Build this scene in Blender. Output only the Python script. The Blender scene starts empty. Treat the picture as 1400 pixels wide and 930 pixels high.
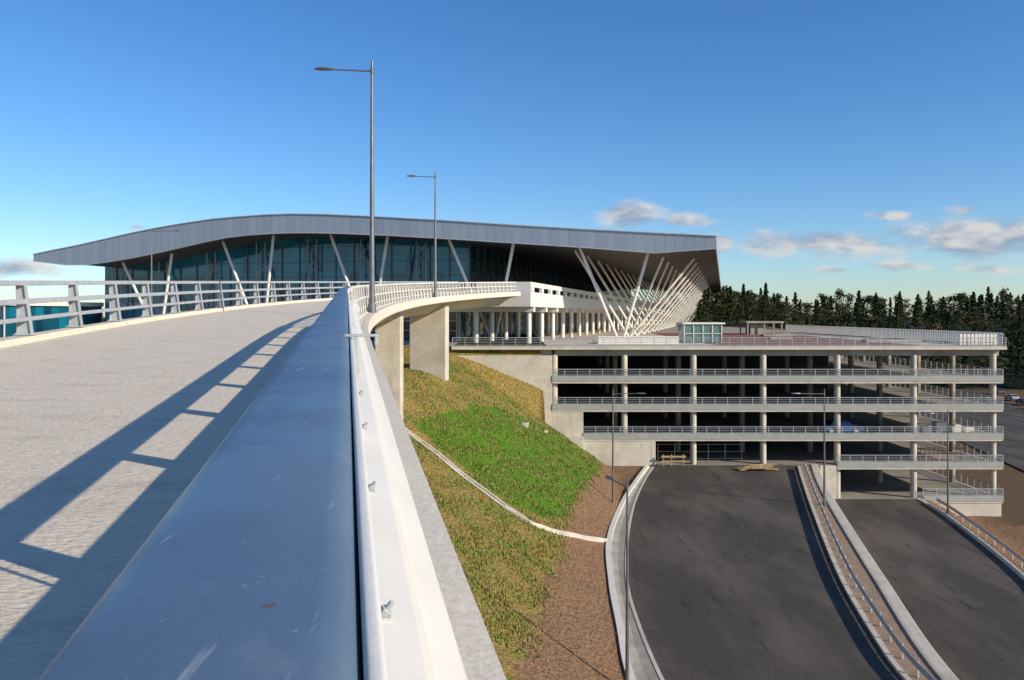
import bpy, math, random, bmesh
import numpy as np
from mathutils import Vector, Matrix, Euler
random.seed(7); rng=np.random.default_rng(7)
F=1100.0; HZ=430.0; H=16.5
def W(px,py,Y): return Vector(((px-700)*Y/F, Y, H+(HZ-py)*Y/F))
def G(px,py,z):
    Y=F*(H-z)/(py-HZ); return ((px-700)*Y/F, Y)
scene=bpy.context.scene
# ------------------------------------------------------------ materials
def newmat(name):
    m=bpy.data.materials.new(name); m.use_nodes=True
    nt=m.node_tree; b=nt.nodes["Principled BSDF"]; return m,nt,b
def mat(name,c1,c2=None,rough=.8,metal=0,scale=2.0,detail=5,bump=0,bscale=None,stretch=(1,1,1),rot=0,contrast=(.3,.7),spec=.5,c3=None,c3scale=.3,c3rng=(.55,.7),c3stretch=None,c4=None,c4scale=1,c4rng=(.6,.7),c4stretch=(1,1,1)):
    m,nt,b=newmat(name); N=nt.nodes; L=nt.links
    b.inputs['Roughness'].default_value=rough; b.inputs['Metallic'].default_value=metal
    b.inputs['Specular IOR Level'].default_value=spec
    tc=N.new('ShaderNodeTexCoord'); mp=N.new('ShaderNodeMapping')
    mp.inputs['Scale'].default_value=stretch; mp.inputs['Rotation'].default_value=(0,0,rot)
    L.new(tc.outputs['Object'],mp.inputs['Vector'])
    if c2 is None: c2=tuple(x*.8 for x in c1)
    n=N.new('ShaderNodeTexNoise'); n.inputs['Scale'].default_value=scale; n.inputs['Detail'].default_value=detail; n.inputs['Roughness'].default_value=.65
    L.new(mp.outputs[0],n.inputs['Vector'])
    r=N.new('ShaderNodeValToRGB'); r.color_ramp.elements[0].position=contrast[0]; r.color_ramp.elements[1].position=contrast[1]
    r.color_ramp.elements[0].color=(*c2,1); r.color_ramp.elements[1].color=(*c1,1)
    L.new(n.outputs['Fac'],r.inputs['Fac']); out=r.outputs['Color']
    for cc,cs,crg,cst in ((c3,c3scale,c3rng,c3stretch),(c4,c4scale,c4rng,c4stretch)):
        if not cc: continue
        n3=N.new('ShaderNodeTexNoise'); n3.inputs['Scale'].default_value=cs; n3.inputs['Detail'].default_value=6; n3.inputs['Roughness'].default_value=.62
        if cst:
            m3=N.new('ShaderNodeMapping'); m3.inputs['Scale'].default_value=cst; m3.inputs['Rotation'].default_value=(0,0,rot); L.new(tc.outputs['Object'],m3.inputs[0]); L.new(m3.outputs[0],n3.inputs['Vector'])
        else: L.new(tc.outputs['Object'],n3.inputs['Vector'])
        r3=N.new('ShaderNodeMapRange'); r3.inputs[1].default_value=crg[0]; r3.inputs[2].default_value=crg[1]
        L.new(n3.outputs['Fac'],r3.inputs[0])
        mx=N.new('ShaderNodeMix'); mx.data_type='RGBA'; L.new(r3.outputs[0],mx.inputs[0]); L.new(out,mx.inputs[6]); mx.inputs[7].default_value=(*cc,1)
        out=mx.outputs[2]
    L.new(out,b.inputs['Base Color'])
    if bump:
        nb=N.new('ShaderNodeTexNoise'); nb.inputs['Scale'].default_value=bscale or scale*4; nb.inputs['Detail'].default_value=6; nb.inputs['Roughness'].default_value=.6
        L.new(mp.outputs[0],nb.inputs['Vector'])
        bp=N.new('ShaderNodeBump'); bp.inputs['Strength'].default_value=bump; bp.inputs['Distance'].default_value=.05
        L.new(nb.outputs['Fac'],bp.inputs['Height']); L.new(bp.outputs[0],b.inputs['Normal'])
    return m
M={}
M['deck']=mat('deck_concrete',(.88,.76,.60),(.72,.61,.47),rough=.9,scale=14,detail=9,stretch=(.9,2.2,1),rot=math.radians(11.6),bump=.75,bscale=16,spec=.25,contrast=(.35,.65),c3=(.60,.505,.385),c3scale=1.6,c3rng=(.52,.80),c3stretch=(.7,1.8,1),c4=(.42,.35,.265),c4scale=26,c4rng=(.64,.70))
M['conc']=mat('concrete',(.66,.59,.48),(.50,.44,.355),rough=.9,scale=.8,bump=.15,bscale=12,c3=(.38,.34,.28),c3scale=.35,c3rng=(.52,.8),c4=(.33,.29,.235),c4scale=1.2,c4rng=(.58,.8),c4stretch=(2.5,2.5,.25))
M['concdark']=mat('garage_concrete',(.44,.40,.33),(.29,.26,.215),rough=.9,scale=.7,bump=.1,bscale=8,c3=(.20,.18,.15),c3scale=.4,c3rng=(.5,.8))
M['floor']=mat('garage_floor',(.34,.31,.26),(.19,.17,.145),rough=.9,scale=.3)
M['interior']=mat('garage_interior_shade',(.055,.055,.055),(.035,.035,.035),rough=.95,scale=.5)  # near-black wall colour: the garage's inner shade painted in
M['pebble']=mat('rough_concrete',(.86,.77,.63),(.62,.54,.44),rough=.95,scale=30,bump=.12,bscale=45,c3=(.36,.31,.25),c3scale=60,c3rng=(.62,.72))
M['white']=mat('white_paint',(.83,.78,.69),(.72,.67,.59),rough=.5,scale=1.2)
M['whitesteel']=mat('white_railing_paint',(.82,.77,.68),(.76,.71,.62),rough=.42,scale=2.5,c3=(.58,.53,.45),c3scale=11,c3rng=(.66,.85),bump=.05,bscale=30)
M['galv']=mat('galvanised_steel',(.50,.51,.51),(.38,.39,.40),rough=.5,metal=.2,scale=3)
M['pole']=mat('lamp_pole_steel',(.22,.22,.22),(.14,.14,.145),rough=.45,metal=.5,scale=3)
M['asphalt']=mat('asphalt',(.085,.072,.060),(.054,.046,.040),rough=.92,scale=3.0,detail=9,bump=.3,bscale=30,spec=.25,c3=(.135,.113,.090),c3scale=.16,c3rng=(.44,.70),c3stretch=(1.6,.5,1),c4=(.034,.030,.027),c4scale=.9,c4rng=(.58,.74),c4stretch=(1.3,.25,1))
M['black']=mat('rubber',(.02,.02,.02),(.015,.015,.015),rough=.8)
M['carglass']=mat('car_glass',(.02,.03,.04),(.015,.02,.03),rough=.08)
M['redroof']=mat('red_brown_roof_membrane',(.29,.11,.07),(.19,.075,.05),rough=.9,scale=.4,c3=(.29,.20,.15),c3scale=.15)
M['plaza']=mat('plaza_paving',(.38,.34,.29),(.27,.25,.21),rough=.9,scale=.5)
M['wood']=mat('timber',(.48,.34,.17),(.34,.22,.10),rough=.8,scale=3)
M['orange']=mat('orange_scaffold',(.60,.22,.04),(.45,.16,.03),rough=.6)
M['gravel']=mat('dusty_gravel',(.38,.26,.17),(.25,.165,.105),rough=.95,scale=1.5,bump=.8,bscale=6)
M['clod']=mat('soil_lumps',(.30,.17,.095),(.20,.11,.06),rough=.95,scale=1.5)
def paint(name,c): return mat(name,c,tuple(x*.93 for x in c),rough=.25,metal=.1,scale=1)
def rail_mat():
    m,nt,b=newmat('blue_grey_rail_paint'); N=nt.nodes; L=nt.links
    tc=N.new('ShaderNodeTexCoord')
    def no(s,d,st=None):
        n=N.new('ShaderNodeTexNoise'); n.inputs['Scale'].default_value=s; n.inputs['Detail'].default_value=d
        if st: mp=N.new('ShaderNodeMapping'); mp.inputs['Scale'].default_value=st; mp.inputs['Rotation'].default_value=(0,0,math.radians(-11.6)); L.new(tc.outputs['Object'],mp.inputs[0]); L.new(mp.outputs[0],n.inputs['Vector'])
        else: L.new(tc.outputs['Object'],n.inputs['Vector'])
        return n.outputs['Fac']
    def mr(s,a,b_,c=0,d=1):
        x=N.new('ShaderNodeMapRange'); x.inputs[1].default_value=a; x.inputs[2].default_value=b_; x.inputs[3].default_value=c; x.inputs[4].default_value=d; L.new(s,x.inputs[0]); return x.outputs[0]
    def mx(f,a,c):
        x=N.new('ShaderNodeMix'); x.data_type='RGBA'; L.new(f,x.inputs[0]); x.inputs[7].default_value=(*c,1)
        if isinstance(a,tuple): x.inputs[6].default_value=(*a,1)
        else: L.new(a,x.inputs[6])
        return x.outputs[2]
    base=mx(mr(no(2.2,5),.35,.7),(.085,.135,.205),(.125,.18,.25))
    base=mx(mr(no(9,4),.60,.80,0,.5),base,(.25,.275,.30))
    base=mx(mr(no(26,2),.735,.75,0,.8),base,(.14,.08,.05))
    base=mx(mr(no(14,3,(6,.5,1)),.68,.76,0,.5),base,(.50,.52,.53))
    base=mx(mr(no(180,2),.70,.74,0,.5),base,(.30,.31,.31))
    L.new(base,b.inputs['Base Color']); L.new(mr(no(5,4),.3,.7,.30,.48),b.inputs['Roughness']); b.inputs['Specular IOR Level'].default_value=.3
    bp=N.new('ShaderNodeBump'); bp.inputs['Strength'].default_value=.05; bp.inputs['Distance'].default_value=.02; L.new(no(60,4),bp.inputs['Height']); L.new(bp.outputs[0],b.inputs['Normal'])
    return m
M['railtop']=rail_mat()
def seam_mat(name,c,step,axis,rough=.45,metal=.3,dark=.72,width=.06):
    m,nt,b=newmat(name); N=nt.nodes; L=nt.links
    tc=N.new('ShaderNodeTexCoord'); sx=N.new('ShaderNodeSeparateXYZ'); L.new(tc.outputs['Object'],sx.inputs[0])
    d=N.new('ShaderNodeMath'); d.operation='DIVIDE'; d.inputs[1].default_value=step; L.new(sx.outputs[axis],d.inputs[0])
    fr=N.new('ShaderNodeMath'); fr.operation='FRACT'; L.new(d.outputs[0],fr.inputs[0])
    lt=N.new('ShaderNodeMath'); lt.operation='LESS_THAN'; lt.inputs[1].default_value=width; L.new(fr.outputs[0],lt.inputs[0])
    fl=N.new('ShaderNodeMath'); fl.operation='FLOOR'; L.new(d.outputs[0],fl.inputs[0])
    wn=N.new('ShaderNodeTexWhiteNoise'); wn.noise_dimensions='1D'; L.new(fl.outputs[0],wn.inputs['W'])
    mr=N.new('ShaderNodeMapRange'); mr.inputs[3].default_value=.92; mr.inputs[4].default_value=1.05; L.new(wn.outputs[0],mr.inputs[0])
    m1=N.new('ShaderNodeMix'); m1.data_type='RGBA'; m1.inputs[6].default_value=(*c,1); m1.inputs[7].default_value=(*[x*dark for x in c],1); L.new(lt.outputs[0],m1.inputs[0])
    vm=N.new('ShaderNodeVectorMath'); vm.operation='SCALE'; L.new(m1.outputs[2],vm.inputs[0]); L.new(mr.outputs[0],vm.inputs['Scale'])
    L.new(vm.outputs[0],b.inputs['Base Color']); b.inputs['Roughness'].default_value=rough; b.inputs['Metallic'].default_value=metal
    return m
M['fascia']=seam_mat('roof_fascia_metal',(.34,.385,.445),1.3,0,metal=.1)
M['soffit']=seam_mat('dark_soffit_slats',(.085,.08,.075),3.0,1,rough=.7,metal=0,dark=.35,width=.25)
M['roofend']=seam_mat('roof_panel',(.34,.36,.39),2.0,1)
def glass_mat(k=1.0,nm='teal_curtain_glass'):
    m,nt,b=newmat(nm); N=nt.nodes; L=nt.links
    tc=N.new('ShaderNodeTexCoord'); mp=N.new('ShaderNodeMapping'); mp.inputs['Scale'].default_value=(1/1.6,1/1.6,1/2.4); mp.inputs['Location'].default_value=(.37,.41,.31)
    L.new(tc.outputs['Object'],mp.inputs[0])
    fl=N.new('ShaderNodeVectorMath'); fl.operation='FLOOR'; L.new(mp.outputs[0],fl.inputs[0])
    wn=N.new('ShaderNodeTexWhiteNoise'); wn.noise_dimensions='3D'; L.new(fl.outputs[0],wn.inputs['Vector'])
    n=N.new('ShaderNodeTexNoise'); n.inputs['Scale'].default_value=.09; n.inputs['Detail'].default_value=3; L.new(tc.outputs['Object'],n.inputs['Vector'])
    ad=N.new('ShaderNodeMath'); ad.operation='MULTIPLY_ADD'; L.new(wn.outputs[0],ad.inputs[0]); ad.inputs[1].default_value=.4; L.new(n.outputs['Fac'],ad.inputs[2])
    r=N.new('ShaderNodeValToRGB'); r.color_ramp.elements[0].position=.38; r.color_ramp.elements[1].position=.95
    r.color_ramp.elements[0].color=(.003*k,.03*k,.055*k,1); r.color_ramp.elements[1].color=(.012*k,.20*k,.31*k,1)
    L.new(ad.outputs[0],r.inputs[0]); L.new(r.outputs[0],b.inputs['Base Color'])
    b.inputs['Roughness'].default_value=.05; b.inputs['Specular IOR Level'].default_value=.8
    return m
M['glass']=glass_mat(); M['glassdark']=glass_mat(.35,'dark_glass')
# ------------------------------------------------------------ mesh builder
class MB:
    def __init__(s): s.v=[]; s.f=[]
    def poly(s,pts): 
        i=len(s.v); s.v+= [tuple(p) for p in pts]; s.f.append(list(range(i,i+len(pts))))
    def hexa(s,p):
        i=len(s.v); s.v+=[tuple(q) for q in p]
        for f in ((3,2,1,0),(4,5,6,7),(0,1,5,4),(1,2,6,5),(2,3,7,6),(3,0,4,7)): s.f.append([i+a for a in f])
    def box(s,x0,x1,y0,y1,z0,z1):
        s.hexa([(x0,y0,z0),(x1,y0,z0),(x1,y1,z0),(x0,y1,z0),(x0,y0,z1),(x1,y0,z1),(x1,y1,z1),(x0,y1,z1)])
    def tube(s,p,q,r0,r1=None,n=8):
        r1=r0 if r1 is None else r1
        p=Vector(p);q=Vector(q);d=(q-p).normalized()
        a=d.orthogonal().normalized() if abs(d.z)<.99 else Vector((1,0,0)); b=d.cross(a)
        i=len(s.v)
        for c,r in ((p,r0),(q,r1)):
            for k in range(n):
                t=2*math.pi*k/n+math.pi/n; s.v.append(tuple(c+a*math.cos(t)*r+b*math.sin(t)*r))
        for k in range(n): s.f.append([i+k,i+(k+1)%n,i+n+(k+1)%n,i+n+k])
        s.f.append([i+n-1-k for k in range(n)]); s.f.append([i+n+k for k in range(n)])
    def sweep(s,path,prof,closed=True,caps=True):
        P=[Vector(p) for p in path]; n=len(prof); i=len(s.v)
        for k,p in enumerate(P):
            a=P[max(k-1,0)]; b=P[min(k+1,len(P)-1)]; d=(b-a); d.z=0; d.normalize(); r=Vector((d.y,-d.x,0))
            for (u,v) in prof: s.v.append(tuple(p+r*u+Vector((0,0,v))))
        m=n if closed else n-1
        for k in range(len(P)-1):
            for j in range(m):
                j2=(j+1)%n; s.f.append([i+k*n+j,i+k*n+j2,i+(k+1)*n+j2,i+(k+1)*n+j])
        if caps and closed:
            s.f.append([i+j for j in range(n)][::-1]); s.f.append([i+(len(P)-1)*n+j for j in range(n)])
    def build(s,name,m,parent=None,smooth=False,bevel=0):
        me=bpy.data.meshes.new(name); me.from_pydata(s.v,[],s.f); me.update()
        bm=bmesh.new(); bm.from_mesh(me); bmesh.ops.recalc_face_normals(bm,faces=bm.faces); bm.to_mesh(me); bm.free()
        o=bpy.data.objects.new(name,me); scene.collection.objects.link(o)
        if m: me.materials.append(M[m] if isinstance(m,str) else m)
        if parent: o.parent=parent
        if smooth:
            for p in me.polygons: p.use_smooth=True
            md=o.modifiers.new('e','EDGE_SPLIT'); md.split_angle=math.radians(35)
        if bevel:
            md=o.modifiers.new('b','BEVEL'); md.width=bevel; md.segments=2; md.limit_method='ANGLE'
        return o
def empty(name,loc=(0,0,0),rz=0):
    o=bpy.data.objects.new(name,None); scene.collection.objects.link(o); o.location=loc; o.rotation_euler=(0,0,rz); return o
# ------------------------------------------------------------ bridge path
PY=[-10,0,10,20,26,32,40,48,58,68,78,86,94,100]
PX=[2.045,0,-2.05,-4.09,-5.15,-6.0,-6.75,-7.1,-6.9,-5.9,-4.1,-2.1,.5,2.6]
def crom(xs,ys,x):
    k=max(0,min(len(xs)-2,int(np.searchsorted(xs,x)-1)))
    def m(i):
        if i<=0: return (ys[1]-ys[0])/(xs[1]-xs[0])
        if i>=len(xs)-1: return (ys[-1]-ys[-2])/(xs[-1]-xs[-2])
        return (ys[i+1]-ys[i-1])/(xs[i+1]-xs[i-1])
    h=xs[k+1]-xs[k]; t=(x-xs[k])/h
    return (2*t**3-3*t*t+1)*ys[k]+(t**3-2*t*t+t)*h*m(k)+(-2*t**3+3*t*t)*ys[k+1]+(t**3-t*t)*h*m(k+1)
def bz(y): return H+.0427*y
ys=list(np.arange(-8,94.01,1.0))
path=[Vector((crom(PY,PX,y),y,bz(y))) for y in ys]
def frame(y):
    p=Vector((crom(PY,PX,y),y,bz(y))); q=Vector((crom(PY,PX,y+.2),y+.2,bz(y+.2))); d=q-p; d.normalize()
    dh=Vector((d.x,d.y,0)).normalized(); r=Vector((dh.y,-dh.x,0)); return p,d,r
viad=empty('road_viaduct')
mb=MB(); mb.sweep(path,[(-7.6,-1.36),(-7.2,-1.36),(-7.17,-1.5),(-.42,-1.5),(-.40,-1.37),(.50,-1.37),(.50,-1.85),(-.9,-2.15),(-2.2,-3.0),(-5.0,-3.0),(-6.2,-2.15),(-7.6,-1.85)])
mb.build('deck_slab','deck',viad)
mb=MB(); mb.sweep(path,[(.36,-1.362),(.53,-1.35),(.54,-1.80),(.505,-1.82),(.502,-1.5)]); mb.build('deck_edge_beam','pebble',viad)
mb=MB()
def pier(y,u,w,th,ztop,zb):
    p,d,r=frame(y); c=p+r*u; dh=Vector((d.x,d.y,0)).normalized()
    f=[c-r*w/2-dh*th/2,c+r*w/2-dh*th/2,c+r*w/2+dh*th/2,c-r*w/2+dh*th/2]
    mb.hexa([Vector((q.x,q.y,zb)) for q in f]+[Vector((q.x,q.y,ztop)) for q in f])
pier(57,-1.75,1.8,1.2,bz(57)-2.2,6.5); pier(72,-2.2,3.3,1.3,bz(72)-2.2,9.0); pier(72,-6,1.6,1.2,bz(72)-2.2,9.0); pier(57,-6,1.6,1.2,bz(57)-2.2,6.5)
pier(34,-3,3,1.2,bz(34)-2.9,0);pier(10,-3,3,1.2,bz(10)-2.9,-4)
mb.build('piers','conc',viad,bevel=.04)
Zv=Vector((0,0,1))
def post(mb,y,ub,ut,vt,wb=.22,wt=.13,th=.09,vb=-1.37):
    p,d,r=frame(y); dh=Vector((d.x,d.y,0)).normalized(); Z=Zv
    def hx(u0,u1,u2,u3,t):
        mb.hexa([p+r*u0+Z*vb-dh*t,p+r*u1+Z*vb-dh*t,p+r*u1+Z*vb+dh*t,p+r*u0+Z*vb+dh*t,p+r*u2+Z*vt-dh*t,p+r*u3+Z*vt-dh*t,p+r*u3+Z*vt+dh*t,p+r*u2+Z*vt+dh*t])
    hx(ub-wb/2,ub+wb/2,ut-wt/2,ut+wt/2,.012)
    hx(ub-wb/2-.012,ub-wb/2+.012,ut-wt/2-.012,ut-wt/2+.012,th)
    hx(ub+wb/2-.012,ub+wb/2+.012,ut+wt/2-.012,ut+wt/2+.012,th)
    a=p+Z*vb; 
    mb.hexa([a+r*(ub-.2)-dh*.15,a+r*(ub+.2)-dh*.15,a+r*(ub+.2)+dh*.15,a+r*(ub-.2)+dh*.15]+[a+Z*.03+r*(ub-.2)-dh*.15,a+Z*.03+r*(ub+.2)-dh*.15,a+Z*.03+r*(ub+.2)+dh*.15,a+Z*.03+r*(ub-.2)+dh*.15])
    for su in (-1,1):
        for sd in (-1,1):
            c=a+r*(ub+.16*su)+dh*(.11*sd)+Z*.03; mb.tube(c,c+Z*.035,.016,n=6)
def rr(u0,u1,v0,v1,b=.02):
    out=[]
    for cx,cy,a0 in ((u1-b,v1-b,0),(u0+b,v1-b,90),(u0+b,v0+b,180),(u1-b,v0+b,270)):
        for k in range(4):
            a=math.radians(a0+30*k); out.append((cx+b*math.cos(a),cy+b*math.sin(a)))
    return out
def seg(a,b_): return [Vector((crom(PY,PX,y),y,bz(y))) for y in list(np.arange(a,b_+.01,1.0))]
full=seg(-3,94); nearp=seg(-3,25); farp=seg(25,94)
rail=empty('bridge_railing')
mb=MB(); mb.sweep(nearp,rr(-.165,.008,-.335,-.2,.028)); mb.build('top_rail','railtop',rail,smooth=True)
mb=MB(); mb.sweep(nearp,rr(.009,.022,-.345,-.215,.004)); 
mb.sweep(nearp,[(-.03,-.63),(.02,-.625),(.035,-.64),(.06,-.63),(.13,-.66),(.155,-.71),(.15,-.74),(.19,-.77),(.235,-.80),(.255,-.86),(.25,-.93),(.22,-.93),(.22,-.87),(.20,-.83),(.15,-.80),(.11,-.77),(.11,-.71),(.02,-.68),(-.03,-.68)])
mb.sweep(farp,rr(-.10,.01,-.31,-.2,.02)); mb.sweep(farp,rr(-.02,.06,-.76,-.68)); mb.sweep(farp,rr(-.0,.06,-1.14,-1.08))
mb.build('outer_beam','whitesteel',rail,smooth=True)
mb=MB(); mb.sweep(nearp,rr(-.1,-.02,-1.17,-1.09)); mb.build('low_rail','galv',rail)
mb=MB()
y=.9
while y<93:
    post(mb,y,.0,-.05,-.33,wb=.24,wt=.12,th=.075); y+=2.35 if y<24 else 1.25
mb.build('posts','whitesteel',rail)
mb=MB()
for y in (1.02,1.5,2.4,3.4,4.4,5.4,7,9,11):
    p,d,r=frame(y); c=p+r*.062-Zv*.632
    mb.tube(c-Zv*.004,c+Vector((.002,0,.004)),.019,n=14); mb.tube(c,c+Vector((.012,0,.016)),.012,n=6); mb.tube(c,c+Vector((.022,0,.028)),.006,n=8)
p,d,r=frame(2.95); dh=Vector((d.x,d.y,0)).normalized()
def obox(c,u0,u1,l0,l1,v0,v1):
    f=[c+r*u0+dh*l0,c+r*u1+dh*l0,c+r*u1+dh*l1,c+r*u0+dh*l1]
    mb.hexa([q+Zv*v0 for q in f]+[q+Zv*v1 for q in f])
obox(p,-.01,.115,-.012,.012,-.208,-.198); obox(p,.024,.04,-.012,.012,-.64,-.208); obox(p,.10,.112,-.014,.014,-.24,-.208)
mb.build('bolts_and_bracket','galv',rail,bevel=.002)
railL=empty('bridge_railing')
mb=MB()
for u0,u1,v0,v1 in ((-7.52,-7.38,-.19,-.07),(-7.44,-7.33,-.62,-.50),(-7.40,-7.30,-1.02,-.92)):
    mb.sweep(path,rr(u0,u1,v0,v1,.02))
mb.build('rails','galv',railL,smooth=True)
mb=MB(); y=1.0
while y<93: post(mb,y,-7.38,-7.47,-.13,wb=.3,wt=.16,th=.07,vb=-1.35); y+=3.2
mb.build('posts','galv',railL)
# ------------------------------------------------------------ street lamps
def lamp(base,height,armdir,armlen=2.2,r0=.11,name='street_lamp',m='pole'):
    mb=MB(); b=Vector(base); top=b+Vector((0,0,height)); a=Vector((armdir[0],armdir[1],0)).normalized()
    mb.tube(b,b+Zv*.35,r0*1.5,r0*1.4,12)
    mb.tube(b+Zv*.3,top,r0,r0*.45,12)
    k=top-Zv*.42
    mb.tube(k,k+a*armlen+Zv*.05,.04,.03,8)
    mb.tube(k-Zv*.12,k+Zv*.12,r0*.7,r0*.7,10)
    c=k+a*(armlen-.05)+Zv*.05; s=a.cross(Zv); i=len(mb.v); n=10
    st=[(0,.05,.04),(.15,.11,.08),(.4,.16,.10),(.65,.14,.08),(.82,.07,.04)]
    for (l,w,h) in st:
        for q in range(n):
            t=2*math.pi*q/n; mb.v.append(tuple(c+a*l+s*w*math.cos(t)+Zv*(h*math.sin(t) if math.sin(t)>0 else .45*h*math.sin(t))))
    for e in range(len(st)-1):
        for q in range(n): mb.f.append([i+e*n+q,i+e*n+(q+1)%n,i+(e+1)*n+(q+1)%n,i+(e+1)*n+q])
    mb.f.append([i+q for q in range(n)]); mb.f.append([i+(len(st)-1)*n+q for q in range(n)])
    mb.box(b.x-.22,b.x+.22,b.y-.22,b.y+.22,b.z-.02,b.z+.03)
    return mb.build(name,m,smooth=True)
def lampon(y,py,arm=(-1,-.05),al=2.1,r0=.12):
    p,d,r=frame(y); b=p+r*.3; b.z=bz(y)-1.37; top=H+(HZ-py)*b.y/F
    lamp(b,top-b.z,arm,al,r0)
lampon(34,84,al=1.65); lampon(64,235,al=1.5,r0=.12)
lamp((-44.8,100,12.9),H+118*100/F-12.9,(1,-.1),3.0,.13)
# ------------------------------------------------------------ ground
toeY=[5,20,28,36.3,42.2,49,58.5,69.8,80,88]; toeX=[9,7.2,5.9,5.3,5.6,6.0,7.0,9.5,10.4,10.4]
curbX=[9,7.2,5.9,5.3,5.6,6.0,7.0,9.5,12.4,14.9]
inX=[10.4,8.6,7.3,6.8,6.75,7.05,8.4,10.6,13.2,15.6]
r1Y=[5,20,25,36.3,41.25,50.4,67.2,80,90]; r1X=[18,17.5,17.5,17.8,18.6,20.6,25.2,28.9,31.9]
wY=[5,20,25,36.3,49,69.8,80,88.5]; wX=[20,19.3,19.3,20.1,23,28.2,31.0,33.6]
r2Y=[5,20,36,49.4,60.9,80.8,90]; r2X=[32,31,32,34.6,38.8,43.3,44.4]
C=lambda xs,ys:(lambda y:crom(xs,ys,min(max(y,xs[0]),xs[-1])))
ftoe=C(toeY,toeX); fcurb=C(toeY,curbX); fin=C(toeY,inX); fr1=C(r1Y,r1X); fw=C(wY,wX); fr2=C(r2Y,r2X)
def sst(a,b,x): 
    t=min(max((x-a)/(b-a),0),1); return t*t*(3-2*t)
def pnoise(x,y): return math.sin(x*.9+1.3*math.sin(y*.37))*math.cos(y*.7+math.sin(x*.5))
TH=math.atan(.2636); dX,dY=math.sin(TH),math.cos(TH); O=(26.5,105.0)
def st_of(x,y): 
    rx,ry=x-O[0],y-O[1]; return (-(rx*dY-ry*dX), rx*dX+ry*dY)
def terr(x,y):
    if y<=88.3:
        toe=ftoe(y); sl=np.interp(y,[20,36,58,74,88],[.46,.5,.56,.69,.70])
        if x<toe:
            z=(toe-x)*sl; z=z if z<10.5 else 10.5+1.4*(1-math.exp(-(z-10.5)/1.4))
            return z+.10*pnoise(x,y)*min(1,(toe-x)*.5)-.03
        if x<fw(y)-.15: return -.05
        e=fr2(y)+1.0
        if x<e: return -3.76
        return -3.76-1.8*sst(e,e+4,x)+.12*pnoise(x,y)*sst(e,e+4,x)
    hill=(sst(230,330,y)*13+5.5*sst(90,230,x)*sst(230,330,y)+1.0*math.sin(x*.023)-sst(420,900,y)*8) if y>230 else 0
    if y<170 and 3.2<x<54.5: return -5.6
    s,t=st_of(x,y)
    if y<170 : 
        return 12.95 if x<=3.2 else -5.6
    pl=sst(-35,-15,s)
    return max((12.9*pl+(-5.6)*(1-pl)) if y<420 else -6, -5.6+hill)
def axis(segs):
    out=[]
    for a,b,st in segs: out+=list(np.arange(a,b,st))
    return out
AX=axis([(-2500,-500,400),(-500,-100,50),(-100,-20,8),(-20,14,.55),(14,50,1.5),(50,80,3),(80,300,14),(300,800,60),(800,3001,400)])
AY=axis([(-300,-20,40),(-20,20,4),(20,91,.6),(91,110,2.5),(110,260,10),(260,460,16),(460,1000,90),(1000,5001,800)])
gpoly=[(562,578),(640,556),(760,583),(834,630),(806,690),(782,716),(700,692),(640,645)]
def inpoly(px,py,P):
    c=False; j=len(P)-1
    for i in range(len(P)):
        if (P[i][1]>py)!=(P[j][1]>py) and px<(P[j][0]-P[i][0])*(py-P[i][1])/(P[j][1]-P[i][1])+P[i][0]: c=not c
        j=i
    return c
verts=[];cols=[]
GP=[]
for (px,py) in gpoly: 
    for Y in np.arange(30,88,.25):
        x=(px-700)*Y/F; z=H+(HZ-py)*Y/F
        if z<=terr(x,Y): break
    GP.append((x,Y))
for y in AY:
    for x in AX:
        verts.append((x,y,terr(x,y)))
        g=0;d=0;k=0
        if y<=88.3 and -16<x<ftoe(y)+.1:
            g=1.0 if inpoly(x,y,GP) else .0
            w=np.interp(y,[30,36,50,58,70,88],[5.5,4.6,3.2,3.2,3.0,.8])
            d=1-sst(w-.6,w+.6,ftoe(y)-x+.35*pnoise(x*2,y*2))
        elif y>235: k=1
        elif x>=ftoe(min(y,88)): d=1; k=.45 if x>50 and y>84 else 0
        cols.append((g,d,k,1))
nx=len(AX); faces=[(j*nx+i,j*nx+i+1,(j+1)*nx+i+1,(j+1)*nx+i) for j in range(len(AY)-1) for i in range(nx-1)]
me=bpy.data.meshes.new('ground'); me.from_pydata(verts,[],faces); me.update()
ca=me.color_attributes.new('zone','FLOAT_COLOR','POINT')
ca.data.foreach_set('color',np.array(cols,dtype=np.float32).ravel())
for p in me.polygons: p.use_smooth=True
gnd=bpy.data.objects.new('ground',me); scene.collection.objects.link(gnd)
m,nt,b=newmat('grass_and_soil'); N=nt.nodes; L=nt.links
tc=N.new('ShaderNodeTexCoord'); at=N.new('ShaderNodeVertexColor'); at.layer_name='zone'; sp=N.new('ShaderNodeSeparateColor'); L.new(at.outputs[0],sp.inputs[0])
def noise(s,d=6,r=.6):
    n=N.new('ShaderNodeTexNoise'); n.inputs['Scale'].default_value=s; n.inputs['Detail'].default_value=d; n.inputs['Roughness'].default_value=r; L.new(tc.outputs['Object'],n.inputs['Vector']); return n.outputs['Fac']
def ramp(src,els):
    r=N.new('ShaderNodeValToRGB'); 
    while len(r.color_ramp.elements)<len(els): r.color_ramp.elements.new(.5)
    for e,(p,c) in zip(r.color_ramp.elements,els): e.position=p; e.color=(*c,1)
    L.new(src,r.inputs[0]); return r.outputs[0]
def mix(f,a,b_):
    x=N.new('ShaderNodeMix'); x.data_type='RGBA'; L.new(f,x.inputs[0]); L.new(a,x.inputs[6])
    if isinstance(b_,tuple): x.inputs[7].default_value=(*b_,1)
    else: L.new(b_,x.inputs[7])
    return x.outputs[2]
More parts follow.
